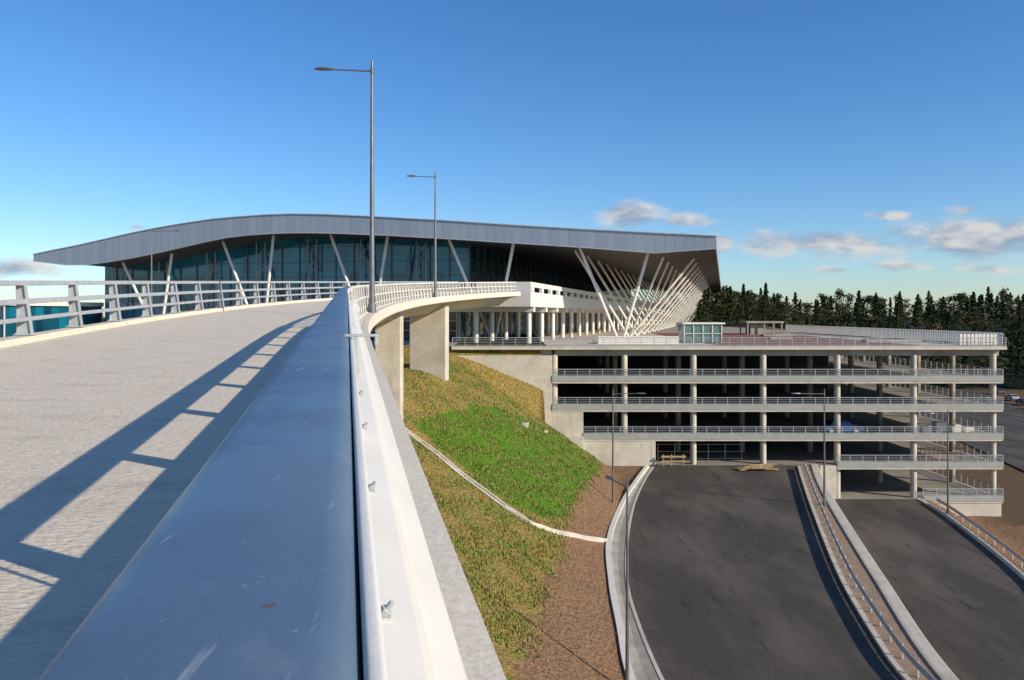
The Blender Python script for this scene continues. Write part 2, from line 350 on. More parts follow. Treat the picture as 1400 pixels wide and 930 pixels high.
def math_(op,a,b_=None,c=None,clamp=False):
    x=N.new('ShaderNodeMath'); x.operation=op; x.use_clamp=clamp
    for i,q in enumerate((a,b_,c)):
        if q is None: continue
        if isinstance(q,(int,float)): x.inputs[i].default_value=q
        else: L.new(q,x.inputs[i])
    return x.outputs[0]
n1=noise(.9); n2=noise(5); n3=noise(.35,4)
dry=ramp(n2,[(.3,(.15,.10,.025)),(.5,(.31,.22,.065)),(.7,(.45,.33,.12))])
green=ramp(n2,[(.3,(.04,.10,.008)),(.55,(.11,.22,.015)),(.75,(.22,.31,.045))])
soil=ramp(n2,[(.3,(.16,.088,.045)),(.5,(.28,.16,.088)),(.72,(.40,.25,.145))])
gf=math_('MULTIPLY_ADD',sp.outputs[0],.42,math_('MULTIPLY_ADD',n1,1.1,math_('MULTIPLY',n3,.5)))
gfac=N.new('ShaderNodeMapRange'); gfac.inputs[1].default_value=.86; gfac.inputs[2].default_value=1.12; L.new(gf,gfac.inputs[0])
col=mix(gfac.outputs[0],dry,green)
df=N.new('ShaderNodeMapRange'); df.inputs[1].default_value=.35; df.inputs[2].default_value=.65; L.new(math_('ADD',sp.outputs[1],math_('MULTIPLY_ADD',n1,.5,-.25)),df.inputs[0])
col=mix(df.outputs[0],col,soil)
col=mix(sp.outputs[2],col,(.025,.033,.016))
L.new(col,b.inputs['Base Color']); b.inputs['Roughness'].default_value=.95; b.inputs['Specular IOR Level'].default_value=.15
bp=N.new('ShaderNodeBump'); bp.inputs['Strength'].default_value=1; bp.inputs['Distance'].default_value=.25; L.new(math_('ADD',n2,n1),bp.inputs['Height']); L.new(bp.outputs[0],b.inputs['Normal'])
me.materials.append(m)
def blades():
    V=[];Fc=[];cnt=0
    while cnt<45000:
        y=rng.uniform(33,88); x=rng.uniform(-11,ftoe(y)-1.2)
        if ftoe(y)-x<np.interp(y,[30,36,50,58,70,88],[5.5,4.6,3.2,3.2,3.0,.8])-rng.uniform(0,.8): continue
        if pnoise(x*1.5,y*1.5)<-.35+rng.uniform(-.5,.5) : continue
        cnt+=1; z=terr(x,y); a=rng.uniform(0,6.28); h=rng.uniform(.07,.2); w=rng.uniform(.03,.07)
        i=len(V); V+=[(x-w*math.cos(a),y-w*math.sin(a),z-.02),(x+w*math.cos(a),y+w*math.sin(a),z-.02),(x+rng.uniform(-.08,.08),y+rng.uniform(-.08,.08),z+h)]
        Fc.append((i,i+1,i+2))
    me=bpy.data.meshes.new('grass'); me.from_pydata(V,[],Fc); o=bpy.data.objects.new('grass',me); scene.collection.objects.link(o)
    me.materials.append(mat('grass_blades',(.16,.24,.04),(.28,.22,.07),rough=.8,scale=.8,contrast=(.4,.6),spec=.2))
blades()
mb=MB()
for q in range(700):
    y=rng.uniform(30,86); w=np.interp(y,[30,36,50,58,70,88],[5.5,4.6,3.2,3.2,3.0,.8]); x=ftoe(y)-rng.uniform(.2,w); s=rng.uniform(.02,.08)*(1.6 if rng.random()<.06 else 1)
    z=terr(x,y); a=rng.uniform(0,3.1); ca_,sa=math.cos(a)*s,math.sin(a)*s
    mb.hexa([(x-ca_,y-sa,z-.03),(x+sa,y-ca_,z-.03),(x+ca_,y+sa,z-.03),(x-sa,y+ca_,z-.03),(x-ca_*.6,y-sa*.5,z+s*.7),(x+sa*.5,y-ca_*.6,z+s*.6),(x+ca_*.5,y+sa*.6,z+s*.8),(x-sa*.6,y+ca_*.5,z+s*.6)])
mb.build('soil_clods','clod')
# ------------------------------------------------------------ roads
def strip(name,fl,fr,z,y0,y1,m,step=1.0,parent=None,z1=None):
    mb=MB(); Y=np.arange(y0,y1+.01,step); z1=z if z1 is None else z1
    for k in range(len(Y)-1):
        a,b=Y[k],Y[k+1]
        mb.poly([(fl(a),a,z),(fr(a),a,z1),(fr(b),b,z1),(fl(b),b,z)])
    return mb.build(name,m,parent)
strip('asphalt_road',fin,fr1,0.0,6,88,'asphalt')
strip('asphalt_road',fw,fr2,-3.70,6,88,'asphalt')
def curb(name,f,off,w,z0,z1,y0,y1,m,step=1.0):
    mb=MB(); mb.sweep([Vector((f(y)+off,y,0)) for y in np.arange(y0,y1+.01,step)],[(0,z0),(w,z0),(w,z1),(0,z1)]); return mb.build(name,m)
gut=empty('drainage_gutter')
mb=MB(); Y=np.arange(6,87.6,1.0)
for k in range(len(Y)-1):
    a,b_=Y[k],Y[k+1]
    mb.poly([(fcurb(a)+.2,a,.06),((fcurb(a)*.45+fin(a)*.55),a,-.035),((fcurb(b_)*.45+fin(b_)*.55),b_,-.035),(fcurb(b_)+.2,b_,.06)])
    mb.poly([((fcurb(a)*.45+fin(a)*.55),a,-.035),(fin(a),a,.008),(fin(b_),b_,.008),((fcurb(b_)*.45+fin(b_)*.55),b_,-.035)])
mb.build('channel','concdark',gut)
mb=MB(); mb.sweep([Vector((fcurb(y),y,0)) for y in Y],[(-.12,-.3),(.24,-.3),(.24,.2),(-.12,.2)]); mb.build('kerb','white',gut)
mb=MB(); mb.sweep([Vector((fin(y),y,0)) for y in Y],[(-.1,-.1),(.08,-.1),(.08,.03),(-.1,.03)]); mb.build('inner_kerb','conc',gut)
sep=empty('retaining_wall')
strip('soil_strip',lambda y:fr1(y)+.0,lambda y:fw(y)-.0,.03,6,88,'gravel',parent=sep)
mb=MB(); mb.sweep([Vector((fw(y),y,0)) for y in np.arange(6,88.1,1)],[(-.75,-.1),(-.75,.12),(-.6,.14),(-.05,.14),(0,.10),(0,-3.9),(-.3,-3.9),(-.3,-.1)]); mb.build('wall','conc',sep)
mb=MB(); mb.sweep([Vector((fr1(y),y,0)) for y in np.arange(6,87.1,1)],[(-.15,-.1),(.15,-.1),(.15,.13),(-.12,.13)]); mb.build('kerb','conc',sep)
strip('kerb_line',lambda y:fr2(y),lambda y:fr2(y)+.5,-3.60,6,88,'conc')
curb('road_kerb',fr2,0,.3,-3.9,-3.56,6,87.4,'conc')
def guard(name,f,off,z,y0,y1):
    g=empty(name); P=[Vector((f(y)+off,y,z)) for y in np.arange(y0,y1,1.0)]
    mb=MB(); mb.sweep(P,[(0,.48),(-.04,.52),(-.04,.58),(0,.62),(0,.66),(-.04,.70),(-.04,.76),(0,.80),(.02,.80),(.0,.64),(.02,.48)]); mb.build('beam','galv',g)
    mb=MB()
    for y in np.arange(y0+.5,y1-1,2.0):
        x=f(y)+off+.1; mb.box(x-.05,x+.05,y-.04,y+.04,z-.1,z+.78); mb.box(x-.12,x+.0,y-.1,y+.1,z+.5,z+.78)
    mb.build('posts','galv',g)
guard('guard_rail',fr1,.5,0,8,86)
guard('guard_rail',fr2,1.0,-3.7,30,86)
def onbank(px,py):
    for Y in np.arange(30,95,.1):
        x=(px-700)*Y/F; z=H+(HZ-py)*Y/F
        if z<=terr(x,Y): return x,Y
    return x,Y
pp=[onbank(*q) for q in ((548,585),(575,606),(610,633),(650,665),(690,695),(725,716),(765,729),(800,736),(832,740))]
pts=[]
for k in range(len(pp)-1):
    n=max(2,int(math.dist(pp[k],pp[k+1])/.6))
    for q in range(n):
        t=q/n; x=pp[k][0]*(1-t)+pp[k+1][0]*t; y=pp[k][1]*(1-t)+pp[k+1][1]*t; pts.append(Vector((x,y,terr(x,y)+.02)))
mb=MB(); mb.sweep(pts,[(-.28,-.3),(.28,-.3),(.28,.14),(.16,.14),(.12,.03),(-.12,.03),(-.16,.14),(-.28,.14)]); mb.build('drainage_channel','conc')
for q,(px,py) in enumerate(((718,583),(757,580),(746,592))):
    x,y=onbank(px,py); mb=MB(); z=terr(x,y); s=.35 if q<2 else .2
    V=[Vector(((a*.5+random.uniform(-.15,.15))*s*2,(b_*.4+random.uniform(-.1,.1))*s*2,(c*.4+random.uniform(-.1,.1))*s*1.6)) for c in(-1,1) for a,b_ in((-1,-1),(1,-1),(1,1),(-1,1))]
    mb.hexa([v+Vector((x,y,z+.1)) for v in V]); mb.build('boulder','conc',bevel=.06)
# ------------------------------------------------------------ parking garage
gar=empty('parking_garage')
LV=[9.4,6.3,3.1,0.0,-3.7]; ROOF=13.0; X1=53.6; Yf=88.0; Yb=158.0
left={0:4.4,1:4.4,2:7.8,3:15.7,4:34.2}
mb=MB()
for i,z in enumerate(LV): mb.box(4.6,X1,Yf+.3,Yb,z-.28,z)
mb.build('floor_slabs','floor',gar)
mb=MB()
for i,z in enumerate(LV):
    if i==4: mb.box(44.6,X1+.1,Yf,Yf+.3,z-.45,z+.03)
    elif i==3: mb.box(35.6,X1+.1,Yf,Yf+.3,z-.45,z+.03)
    else: mb.box(left[i],X1+.1,Yf,Yf+.3,z-.45,z+.03)
    mb.box(X1,X1+.3,Yf+.3,Yb,z-.45,z+.03)
mb.build('slab_edges','conc',gar)
mb=MB()
mb.box(-6.6,X1+.4,Yf-.25,Yb+.5,ROOF-.35,ROOF); 
mb.build('roof_slab','conc',gar)
mb=MB(); mb.box(-6.0,X1,Yf+.6,Yf+1.3,ROOF-1.05,ROOF-.35)
for x in np.arange(11.5,54,8.05): mb.box(x-.3,x+.3,Yf+1.3,Yb-.5,ROOF-1.0,ROOF-.36)
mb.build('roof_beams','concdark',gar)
colx=[(p-700)*.08*1.012 for p in (758,853,947,1042,1143,1247,1355)]
mb=MB(); mb2=MB()
for j,y in enumerate(np.arange(Yf+.75,Yb,8.2)):
    for i,x in enumerate(colx):
        zb=-3.7 if x>34 else (0 if x>14 else 3.1)
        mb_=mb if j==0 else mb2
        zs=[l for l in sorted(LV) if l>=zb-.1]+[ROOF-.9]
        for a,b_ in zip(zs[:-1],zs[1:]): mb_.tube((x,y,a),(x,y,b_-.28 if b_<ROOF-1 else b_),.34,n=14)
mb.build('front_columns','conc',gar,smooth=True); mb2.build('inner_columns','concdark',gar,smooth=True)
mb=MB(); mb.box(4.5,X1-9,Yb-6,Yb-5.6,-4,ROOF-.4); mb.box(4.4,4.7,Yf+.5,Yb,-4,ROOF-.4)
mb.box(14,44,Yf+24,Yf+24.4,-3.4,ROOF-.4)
mb.build('shade_dark_walls','interior',gar)  # back, side and mid walls, coloured near-black to carry the garage's shade
mb=MB()
mb.box(-7.2,4.4,Yf+.05,Yf+.9,2.0,ROOF-1.0); mb.box(4.4,7.8,Yf+.05,Yf+.9,-.6,5.8); mb.box(7.8,15.7,Yf+.02,Yf+.8,-.6,2.6); mb.box(15.2,15.7,Yf+.0,Yf+8,-.3,2.62)
mb.box(4.35,7.8,Yf-.4,Yf+.04,-.6,3.2)
mb.box(33.7,35.5,Yf-.0,Yf+10,-3.9,-.05)
mb.box(45,X1,Yf+.1,Yf+.5,-6,-4.1); mb.box(44.6,45.6,Yf-1,Yf+.1,-6,-3.9)
mb.build('abutment_walls','conc',gar,bevel=.03)
mb=MB(); mb2=MB()
def flrail(p,q,z,h=1.05):
    p=Vector((*p,z));q=Vector((*q,z)); L_=(q-p).length; n=max(1,int(L_/1.35))
    for hh,r in ((h,.045),(h*.8,.022),(h*.62,.022),(h*.44,.022),(h*.26,.022),(.10,.03)): mb.tube(p+Zv*hh,q+Zv*hh,r,n=4)
    for k in range(n+1): c=p.lerp(q,k/n); mb.box(c.x-.03,c.x+.03,c.y-.03,c.y+.03,z,z+h)
for i,z in enumerate(LV):
    x0={0:4.4,1:4.4,2:7.8,3:35.6,4:45}[i]
    flrail((x0,Yf+.08),(X1+.15,Yf+.08),z+.03); flrail((X1+.15,Yf+.1),(X1+.15,Yb),z+.03)
    mb2.box(x0,X1+.16,Yf-.05,Yf-.01,z-.25,z+.42)
flrail((-6.5,Yf-.2),(X1+.3,Yf-.2),ROOF,.95)
mb.build('floor_railings','galv',gar); mb2.build('guard_bands',mat('grey_green_band',(.38,.385,.35),(.30,.30,.27),rough=.5,scale=1),gar)
mb=MB()
for y in np.arange(Yf+.2,Yb,.42): mb.box(X1+.15,X1+.2,y,y+.3,ROOF+.15,ROOF+1.5)
for x in np.arange(X1-4.4,X1,.42): mb.box(x,x+.3,Yf+.4,Yf+.45,ROOF+.15,ROOF+1.35)
mb.tube((X1+.22,Yf,ROOF+1.3),(X1+.22,Yb,ROOF+1.3),.05,n=4)
mb.build('roof_fence','white',gar)
mb=MB(); mb.poly([(23,Yf+1.5,ROOF+.01),(46,Yf+1.5,ROOF+.01),(50,Yb-4,ROOF+.01),(26,Yb-4,ROOF+.01)]); mb.build('roof_membrane','redroof',gar)
mb=MB()
for x0,y0,w in ((44,100,7),(40,128,6),(36,112,3)): mb.box(x0,x0+w,y0,y0+1.5,ROOF+.02,ROOF+.35)
mb.build('roof_upstands','concdark',gar,bevel=.03)
mb=MB()
for (x,w,h) in ((45.0,1.1,1.0),(46.5,1.1,.7),(48.0,1.2,1.2),(49.8,1.0,.9),(51.2,1.1,.6)):
    mb.box(x,x+w,Yf+3,Yf+4,3.1+.12,3.1+h); mb.box(x-.05,x+w+.05,Yf+2.95,Yf+4.05,3.12,3.2)
mb.build('material_pallets','white',bevel=.06)
mb=MB()
for x in np.arange(44.8,51,.5): mb.tube((x,Yf+2.2,0),(x,Yf+2.2,1.7),.035,n=6)
for z in (.3,.9,1.5): mb.tube((44.8,Yf+2.2,z),(50.8,Yf+2.2,z),.04,n=6)
mb.build('orange_barrier','orange')
mb=MB()
for k in range(16):
    x=26+random.uniform(-1,1); y=85.5+random.uniform(-.8,.8); a=random.uniform(-.5,.5); l=1.4
    c=Vector((x,y,.06+.07*(k//3))); d=Vector((math.cos(a),math.sin(a),0))*l; n_=Vector((-math.sin(a),math.cos(a),0))*.1
    mb.hexa([c-d-n_,c+d-n_,c+d+n_,c-d+n_,c-d-n_+Zv*.06,c+d-n_+Zv*.06,c+d+n_+Zv*.06,c-d+n_+Zv*.06])
mb.build('timber_pile','wood')
mb=MB()
for x in (16.4,17.3,18.6): mb.box(x,x+.08,Yf-.6,Yf-.5,0,1.3)
mb.box(16.2,18.9,Yf-.65,Yf-.6,.95,1.15); mb.box(16.2,18.9,Yf-.65,Yf-.6,.45,.6); mb.build('wooden_barrier','wood')
mb=MB()
for x in np.arange(16.5,26.1,1.9): mb.box(x-.03,x+.03,Yf+2.97,Yf+3.03,0,1.9)
for z in(.2,1.0,1.8): mb.tube((16.5,Yf+3,z),(26,Yf+3,z),.03,n=5)
mb.build('site_barrier','galv')
def car(loc,rz,color,van=False,name='parked_car'):
    e=empty(name,loc,rz); Lh=2.2; Wd=.88
    prof=[(-Lh,.45),(-Lh,.85),(-1.9,.98),(-1.5,1.0),(-1.15,1.42),(.35,1.46),(1.05,1.0),(1.9,.86),(Lh,.7),(Lh,.35),(1.75,.25),(-1.75,.25)] if not van else \
         [(-2.4,.4),(-2.42,1.2),(-2.3,2.0),(-.2,2.05),(1.1,1.98),(1.75,1.2),(2.3,1.05),(2.4,.7),(2.4,.35),(1.9,.28),(-1.9,.28)]
    mb=MB(); n=len(prof); sides=[]
    for w_ in (-1,1):
        sides.append([(x,w_*(Wd if z<1.05 else Wd-.5*(z-1.0)*(.6 if not van else .25)),z) for x,z in prof])
    i=len(mb.v); mb.v+=sides[0]+sides[1]
    for k in range(n): mb.f.append([i+k,i+(k+1)%n,i+n+(k+1)%n,i+n+k])
    mb.f.append([i+k for k in range(n)]); mb.f.append([i+n+k for k in range(n)][::-1])
    mb.build('body',color,e,bevel=.05)
    mb=MB()
    for w_ in(-1,1):
        if not van: mb.hexa([(-1.2,w_*.87,1.02),(.85,w_*.87,1.02),(.85,w_*.80,1.02),(-1.2,w_*.80,1.02),(-.95,w_*.775,1.38),(.35,w_*.775,1.38),(.35,w_*.70,1.38),(-.95,w_*.70,1.38)])
        else: mb.hexa([(.3,w_*.87,1.25),(1.5,w_*.87,1.25),(1.5,w_*.8,1.25),(.3,w_*.8,1.25),(.3,w_*.80,1.8),(1.1,w_*.80,1.8),(1.1,w_*.7,1.8),(.3,w_*.7,1.8)])
    if not van: mb.poly([(.42,-.68,1.44),(.42,.68,1.44),(1.02,.78,1.03),(1.02,-.78,1.03)]); mb.poly([(-1.2,-.68,1.40),(-1.2,.68,1.40),(-1.52,.78,1.04),(-1.52,-.78,1.04)])
    else: mb.poly([(1.15,-.68,1.95),(1.15,.68,1.95),(1.77,.8,1.22),(1.77,-.8,1.22)])
    mb.build('windows','carglass',e)
    mb=MB()
    for x in(-1.4,1.4):
        for w_ in(-1,1): mb.tube((x,w_*.70,.32),(x,w_*.90,.32),.32,n=16)
    mb.build('wheels','black',e)
    mb=MB()
    for x in(-1.4,1.4):
        for w_ in(-1,1): mb.tube((x,w_*.90,.32),(x,w_*.915,.32),.19,n=10)
    mb.build('hubcaps','galv',e)
cw=paint('car_white',(.6,.6,.6)); cb=paint('car_blue',(.05,.13,.34)); cg=paint('car_grey',(.16,.17,.18))
car((37.3,Yf+3.2,3.1),0,cb)
car((43.8,Yf+20,-3.7),1.2,cw,van=True,name='parked_van')
for (x,y,c_) in ((118,178,cg),(121,186,cb),(124.5,196,cg),(128,206,cw),(134,222,cg)): car((x,y,-5.38),1.45,c_)
mb=MB(); mb.poly([(60,60,-5.42),(72,60,-5.42),(170,330,-5.42),(120,330,-5.42)]); mb.build('access_road','asphalt')
# ------------------------------------------------------------ terminal
term=empty('airport_terminal',(O[0],O[1],0),-TH)
def sz(px,py):
    k=(px-700)/F
    s=(O[0]-k*O[1])/(dY+k*dX); Y=O[1]+s*dX; return s, H+(HZ-py)*Y/F
top=[sz(*q) for q in ((979,323),(895,319),(800,314),(700,308),(600,301.5),(500,296),(440,293.5),(400,293),(365,294),(330,296.5),(290,300),(250,306),(215,312),(180,319),(145,327),(110,335),(75,342),(46,348))]
bot=[sz(*q) for q in ((979,340),(896,346),(800,338.5),(700,332),(620,327),(530,322),(470,319.5),(430,318.5),(400,318.5),(370,319.5),(340,321.5),(310,325),(280,331),(250,338),(220,345),(185,352),(150,358),(120,362),(90,362),(48,357))]
def under(s): 
    return float(np.interp(s,[q[0] for q in bot],[q[1] for q in bot]))
def over(s): return float(np.interp(s,[q[0] for q in top],[q[1] for q in top]))
TL=236.0
S=sorted(set([round(q[0],3) for q in top]+[round(q[0],3) for q in bot]))
mb=MB()
for a,b_ in zip(S[:-1],S[1:]):
    mb.hexa([(-b_,0,under(b_)),(-a,0,under(a)),(-a,.3,under(a)),(-b_,.3,under(b_)),(-b_,0,over(b_)),(-a,0,over(a)),(-a,.3,over(a)),(-b_,.3,over(b_))])
mb.build('gable_fascia','fascia',term)
mb=MB()
for a,b_ in zip(S[:-1],S[1:]): mb.poly([(-a,.3,under(a)+.15),(-b_,.3,under(b_)+.15),(-b_,TL,under(b_)+.15),(-a,TL,under(a)+.15)])
mb.build('soffit','soffit',term)
mb=MB()
for a,b_ in zip(S[:-1],S[1:]): mb.poly([(-a,.3,over(a)-.02),(-b_,.3,over(b_)-.02),(-b_,TL,over(b_)-.02),(-a,TL,over(a)-.02)])
mb.box(-S[0]-.1,-S[0]+.02,0.02,TL,under(S[0])+.0,over(S[0])-.03)
mb.box(-S[-1]-.05,-S[-1]+.1,0.02,TL,under(S[-1])+.0,over(S[-1])-.03)
mb.build('roof','roofend',term)
mb=MB()
for a,b_ in zip(S[:-1],S[1:]):
    mb.tube((-a,-.06,over(a)+.02),(-b_,-.06,over(b_)+.02),.10,n=5); mb.tube((-a,-.04,under(a)-.02),(-b_,-.04,under(b_)-.02),.08,n=5)
for t in np.arange(6,70,.55): mb.box(-4.6-.03,-4.6+.03,t,t+.05,over(4.6),over(4.6)+.9)
mb.tube((-4.6,6,over(4.6)+.9),(-4.6,70,over(4.6)+.9),.06,n=4)
mb.build('roof_edge_trim','galv',term)
tg=9.0; sL=103.0; sR=36.5
mb=MB(); ss=np.arange(sR,sL+.1,1.66)
for a,b_ in zip(ss[:-1],ss[1:]): mb.poly([(-b_,tg,12.9),(-a,tg,12.9),(-a,tg,under(a)+.2),(-b_,tg,under(b_)+.2)])
mb.poly([(-sL,tg,12.9),(-sL,TL-6,12.9),(-sL,TL-6,under(sL)+.2),(-sL,tg,under(sL)+.2)])
mb.build('curtain_wall_glass','glass',term)
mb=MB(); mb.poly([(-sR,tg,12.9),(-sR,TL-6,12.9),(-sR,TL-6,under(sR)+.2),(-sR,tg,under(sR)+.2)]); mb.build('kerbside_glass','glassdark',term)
mb=MB()
for i,a in enumerate(np.arange(sR,sL,3.2)): mb.box(-a-.07,-a+.07,tg-.18,tg-.02,12.9,under(a)+.2)
for z in np.arange(15.3,30,2.4):
    sg=[s for s in np.arange(sR,sL,.8) if under(s)>z+.2]
    if sg: mb.box(-max(sg),-min(sg),tg-.13,tg-.02,z-.04,z+.04)
for t in np.arange(tg,TL-6,4): mb.box(-sR+.02,-sR+.2,t-.06,t+.06,12.9,under(sR)+.1)
for z in np.arange(15.3,28,2.4): mb.box(-sR+.02,-sR+.12,tg,TL-6,z-.04,z+.04)
mb.build('mullions',mat('mullion_steel',(.10,.12,.13),(.07,.09,.10),rough=.4,scale=1),term)
mb=MB()
for s in np.arange(44,100,9.3):
    u=under(s)-.1
    if u<18: continue
    for w_ in(-.8,.8): mb.tube((-s+w_,tg-.9,13),(-s+w_,tg-.9,u),.11,n=6)
    z=13; k=1
    while z<u-1.6: mb.tube((-s-.8*k,tg-.9,z),(-s+.8*k,tg-.9,z+1.6),.06,n=5); k=-k; z+=1.6
mb.build('wind_trusses',mat('truss_steel',(.34,.38,.40),(.27,.31,.33),rough=.5,scale=1),term)
mb=MB(); tv=3.2
def s_at(px,t):
    k=(px-700)/F; ox=O[0]+t*dX; oy=O[1]+t*dY
    return (ox-k*oy)/(dY+k*dX)
for (pa,pb,pc) in ((168,217,235),(305,357,374),(452,505,530),(614,674,702),(793,848,886)):
    a,b_,c=s_at(pa,tv),s_at(pb,tv),s_at(pc,tv)
    for t_,off in ((a,.35),(c,-.35)):
        mb.tube((-b_-off,tv,13.0),(-t_,tv,under(t_)+.1),.23,.23,n=10)
sb=s_at(848,tv)
t=tv+11; k=0
while t<TL-8:
    mb.tube((-sb,t-.5,13.0),(-(sb+7.5),t-4.5,under(sb+7.5)+.1),.2,n=8)
    mb.tube((-sb,t+.5,13.0),(-(sb-9.5),t+3.0,under(sb-9.5)+.1),.2,n=8)
    mb.tube((-sb,t,13.0),(-(sb-5.5),t-5.0,under(sb-5.5)+.1),.17,n=8)
    t+=11
mb.build('v_columns','white',term,smooth=True)
DZ=H+2.5
mb=MB()
s0,s1=21.2,36.5; t0,t1=-15.6,TL-20
mb.box(-s1,-s0,t0,t1,DZ-1.35,DZ)
mb.box(-s0,-s0+.35,t0,t1,DZ-1.6,DZ+.15)
mb.box(-s0,-s0+.3,t0,t1,DZ+.75,DZ+1.35)
mb.box(-s1+9,-s0+.3,t0-.3,t0-.0,DZ+.2,DZ+1.35); mb.box(-s1+9,-s0+.3,t0-.35,t0,DZ-1.6,DZ+.19)
for t in np.arange(t0+.1,t1,5.2): mb.box(-s0,-s0+.42,t,t+.9,DZ+.15,DZ+.76)
for t in np.arange(t0+2,t1,7.0): mb.box(-s1,-s0+.2,t-.4,t+.4,DZ-2.2,DZ-1.351)
mb.build('departures_deck','white',term,bevel=.03)
mb=MB()
for t in np.arange(t0+2,t1,7.0):
    for s in (s0+.5,s0+7.2): mb.tube((-s,t,12.9),(-s,t,DZ-2.2),.3,n=12)
mb.build('deck_columns','white',term,smooth=True)
mb=MB()
mb.poly([(-33.0,t0+9,12.9),(-33.0,t1,12.9),(-33.0,t1,DZ-1.4),(-33.0,t0+9,DZ-1.4)])
mb.poly([(-33,t0+9,12.9),(-33,t0+9,DZ-1.4),(-60,t0+9,DZ-1.4),(-60,t0+9,12.9)])
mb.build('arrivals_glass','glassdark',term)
mb=MB()
for s in np.arange(33.2,60,2.6): mb.box(-s-.07,-s+.07,t0+8.8,t0+8.98,12.9,DZ-1.4)
for z in (14.3,15.6): mb.box(-60,-33,t0+8.82,t0+8.97,z,z+.08)
for t in np.arange(t0+9,t1,3): mb.box(-32.98,-32.8,t-.06,t+.06,12.9,DZ-1.4)
mb.build('arrivals_mullions','white',term)
mb=MB(); mb.poly([(-150,88.9,13.0),(3.9,88.9,13.0),(3.9,158.6,13.0),(60,158.6,13.0),(60,420,13.0),(-150,420,13.0)]); mb.build('plaza_pavement','plaza')
mb=MB(); mb.box(10,19.4,93.6,94.0,ROOF+.01,ROOF+.95); mb.box(10,19.4,94.0,100,ROOF+.01,ROOF+.4); mb.build('planter_wall','white',bevel=.03)
ko=empty('glass_kiosk')
mb=MB(); mb.box(21.3,25.9,99.1,103,ROOF+.1,ROOF+2.3); mb.build('glazing',mat('green_glass',(.12,.24,.22),(.08,.17,.16),rough=.1,scale=1),ko)
mb=MB(); mb.box(21,26.2,98.8,103.3,ROOF+2.3,ROOF+2.5)
for x in np.arange(21.2,26.1,1.15): mb.box(x-.05,x+.05,98.98,99.08,ROOF,ROOF+2.3)
mb.box(21.2,25.9,98.98,99.08,ROOF+1.1,ROOF+1.18); mb.build('frame','white',ko)
mb=MB(); mb.box(40.5,47,139,144,ROOF+2.0,ROOF+2.3)
for x in(40.8,43.7,46.7):
    for y in(139.3,143.7): mb.box(x-.1,x+.1,y-.1,y+.1,ROOF,ROOF+2.0)
mb.box(41.5,44,140,143,ROOF,ROOF+1.7); mb.build('rooftop_shelter','concdark')
lb=empty('low_glass_building',(-92,128,0),-TH)
mb=MB(); mb.box(-14,14,0,20,12.9,17.9); mb.build('glazing','glass',lb)
mb=MB(); mb.box(-14.5,14.5,-.5,20,17.9,18.6)
for x in np.arange(-14,14.1,2): mb.box(x-.1,x+.1,-.15,-.02,12.9,17.9)
mb.box(-14,14,-.13,-.02,15.3,15.5); mb.build('frame','white',lb)
def lamp_px(px,pyb,pyt,z,arm,al=2.0,r0=.1):
    x,y=G(px,pyb,z); lamp((x,y,z),H+(HZ-pyt)*y/F-z,arm,al,r0)
lamp_px(838,692,532,.1,(1,-.1),2.0); lamp_px(1127,690,532,.1,(-1,-.1),2.2); lamp_px(1296,702,560,-3.6,(-1,-.1),1.5)
lamp((5.0,34.9,.1),9.3,(-.3,1),1.5,.09)
# ------------------------------------------------------------ distant forest
def treemesh(kind,seed):
    r=random.Random(seed); V=[];Fc=[]
    def quad(c,s,up=.5):
        n=Vector((r.gauss(0,1),r.gauss(0,1),r.gauss(0,1)+up)).normalized(); a=n.orthogonal().normalized(); a.rotate(Matrix.Rotation(r.uniform(0,6.28),3,n)); b_=n.cross(a)
        i=len(V); V.extend([tuple(c+a*s*r.uniform(.6,1)),tuple(c+b_*s*r.uniform(.5,1)),tuple(c-a*s*r.uniform(.6,1)),tuple(c-b_*s*r.uniform(.5,1))]); Fc.append((i,i+1,i+2,i+3))
    if kind=='con':
        h=13
        for k in range(560):
            t=r.random()**.8; z=1.5+t*(h-1.5); R=(1-t)*3.0+.2; lay=.65+.35*math.cos(z*4.2); a=r.uniform(0,6.28); rr_=R*lay*math.sqrt(r.random())*(1+.25*math.sin(a*5+seed))
            quad(Vector((rr_*math.cos(a),rr_*math.sin(a),z-.25*rr_)),r.uniform(.25,.5))
    else:
        h=14; cl=[]
        for q in range(15):
            a=r.uniform(0,6.28); z=r.uniform(3.5,12.8); R=r.uniform(.3,3.0)*(1-.35*abs(z-8)/5); cl.append((Vector((R*math.cos(a),R*math.sin(a),z)),r.uniform(.9,1.7)))
        for k in range(620):
            c,R=r.choice(cl); v=Vector((r.gauss(0,1),r.gauss(0,1),r.gauss(0,.8))).normalized()*R*r.random()**.4*r.uniform(.8,1.25); quad(c+v,r.uniform(.22,.48))
    mb=MB(); mb.v=V; mb.f=[list(f) for f in Fc]; nl=len(Fc)
    mb.tube((0,0,-1),(0,0,h*.85),.22,.05,6)
    if kind!='con':
        for c,R in cl: mb.tube((0,0,c.z*.6),tuple(c),.09,.03,4)
    me=bpy.data.meshes.new('tree_'+kind); me.from_pydata(mb.v,[],mb.f); me.update()
    me.materials.append(M['leafc'] if kind=='con' else M['leafd']); me.materials.append(M['bark'])
    for i,p in enumerate(me.polygons): p.material_index=0 if i<nl else 1
    return me
